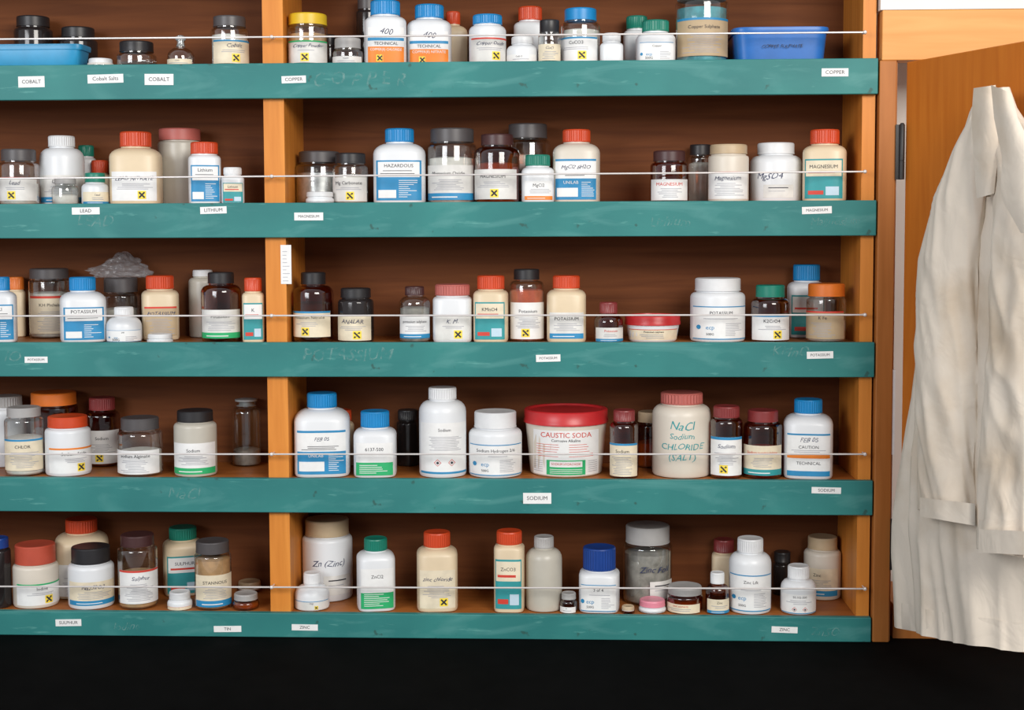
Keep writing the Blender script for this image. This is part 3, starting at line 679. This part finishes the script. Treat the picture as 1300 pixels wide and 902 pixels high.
# left sleeve
tube([(150, 1232, 1262, .014), (190, 1214, 1260, .024), (250, 1190, 1250, .032), (330, 1172, 1240, .036), (450, 1168, 1238, .034), (560, 1168, 1238, .032), (652, 1168, 1238, .030)],
     .124, 110, 90, .002, .006, 1.1, 2.2, 5.1, hemtilt=.004, wr=.005, twist=1.2)
# right sleeve
tube([(150, 1262, 1290, .014), (190, 1266, 1330, .028), (260, 1266, 1345, .036), (400, 1262, 1340, .036), (560, 1254, 1330, .034), (700, 1244, 1318, .032)],
     .136, 110, 90, .002, .006, 1.1, 2.2, 9.1, hemtilt=.006, wr=.005, twist=-1.0)
def sheet(pts, off, thick=.003, sub=8, bulge=.008, wv=.004):
    b = len(cm.v)
    P2 = []
    for i in range(len(pts)-1):
        for j in range(4):
            t = j/4; P2.append(tuple((pts[i][s_][0]+(pts[i+1][s_][0]-pts[i][s_][0])*t, pts[i][s_][1]+(pts[i+1][s_][1]-pts[i][s_][1])*t) for s_ in (0, 1)))
    P2.append(pts[-1])
    for off2 in (off, off-thick):
        for (l, r_) in P2:
            for k in range(sub+1):
                t = k/sub; u = l[0]+(r_[0]-l[0])*t; v = l[1]+(r_[1]-l[1])*t
                p = dpt(u, v, off2+bulge*math.sin(t*math.pi)+wv*noise.noise(Vector((u*.05, v*.025, 3)))); cm.v.append(tuple(p))
    n = len(P2); w = sub+1; N = n*w
    for s_ in (0, N):
        for i in range(n-1):
            for k in range(sub):
                q = [b+s_+i*w+k, b+s_+i*w+k+1, b+s_+(i+1)*w+k+1, b+s_+(i+1)*w+k]; cm.face(q if s_ else q[::-1], m_coat)
    rim = [i*w for i in range(n)]+[(n-1)*w+k for k in range(1, w)]+[i*w+w-1 for i in range(n-2, -1, -1)]+[k for k in range(w-2, 0, -1)]
    for i, k in zip(rim, rim[1:]+rim[:1]): cm.face((b+i, b+k, b+N+k, b+N+i), m_coat)
# collar stand / folded lapels
sheet([((1236, 112), (1264, 108)), ((1233, 150), (1266, 146)), ((1236, 200), (1268, 190)), ((1240, 252), (1262, 246))], .162)
sheet([((1258, 108), (1284, 118)), ((1262, 150), (1292, 150)), ((1272, 200), (1312, 190)), ((1270, 250), (1330, 262)), ((1296, 296), (1345, 300))], .188)
# buttonhole front edge hanging between the sleeves
sheet([((1240, 250), (1266, 250)), ((1238, 350), (1262, 350)), ((1236, 480), (1256, 480)), ((1236, 660), (1252, 664))], .118, .004, 6, .004, .008)
# cuff bands
sheet([((1243, 672), (1322, 676)), ((1242, 702), (1322, 706))], .180, .004, 8)
sheet([((1168, 632), (1238, 640)), ((1168, 656), (1238, 668))], .164, .004, 8)
coat = cm.obj('lab_coat', (0, 0, 0), 0, 60)

# ------------------------------------------------------------------ light
w = bpy.data.worlds.new('room_daylight'); scene.world = w; w.use_nodes = True
bg = w.node_tree.nodes['Background']; bg.inputs[0].default_value = (.94, .95, 1, 1); bg.inputs[1].default_value = .50
def area(name, loc, tgt, sx, sy, en, col):
    l = bpy.data.lights.new(name, 'AREA'); l.shape = 'RECTANGLE'; l.size = sx; l.size_y = sy; l.energy = en; l.color = col
    o = bpy.data.objects.new(name, l); COL.objects.link(o); o.location = loc
    o.rotation_euler = (Vector(tgt)-Vector(loc)).to_track_quat('-Z', 'Y').to_euler(); return o
area('window_daylight', (1.5, -3.4, 3.0), (0, 0, 1.5), 1.8, 1.2, 118, (1, .955, .89))
area('window_daylight_left', (-2.2, -3.2, 2.5), (0, 0, 1.5), 1.5, 1.2, 60, (.95, .97, 1))
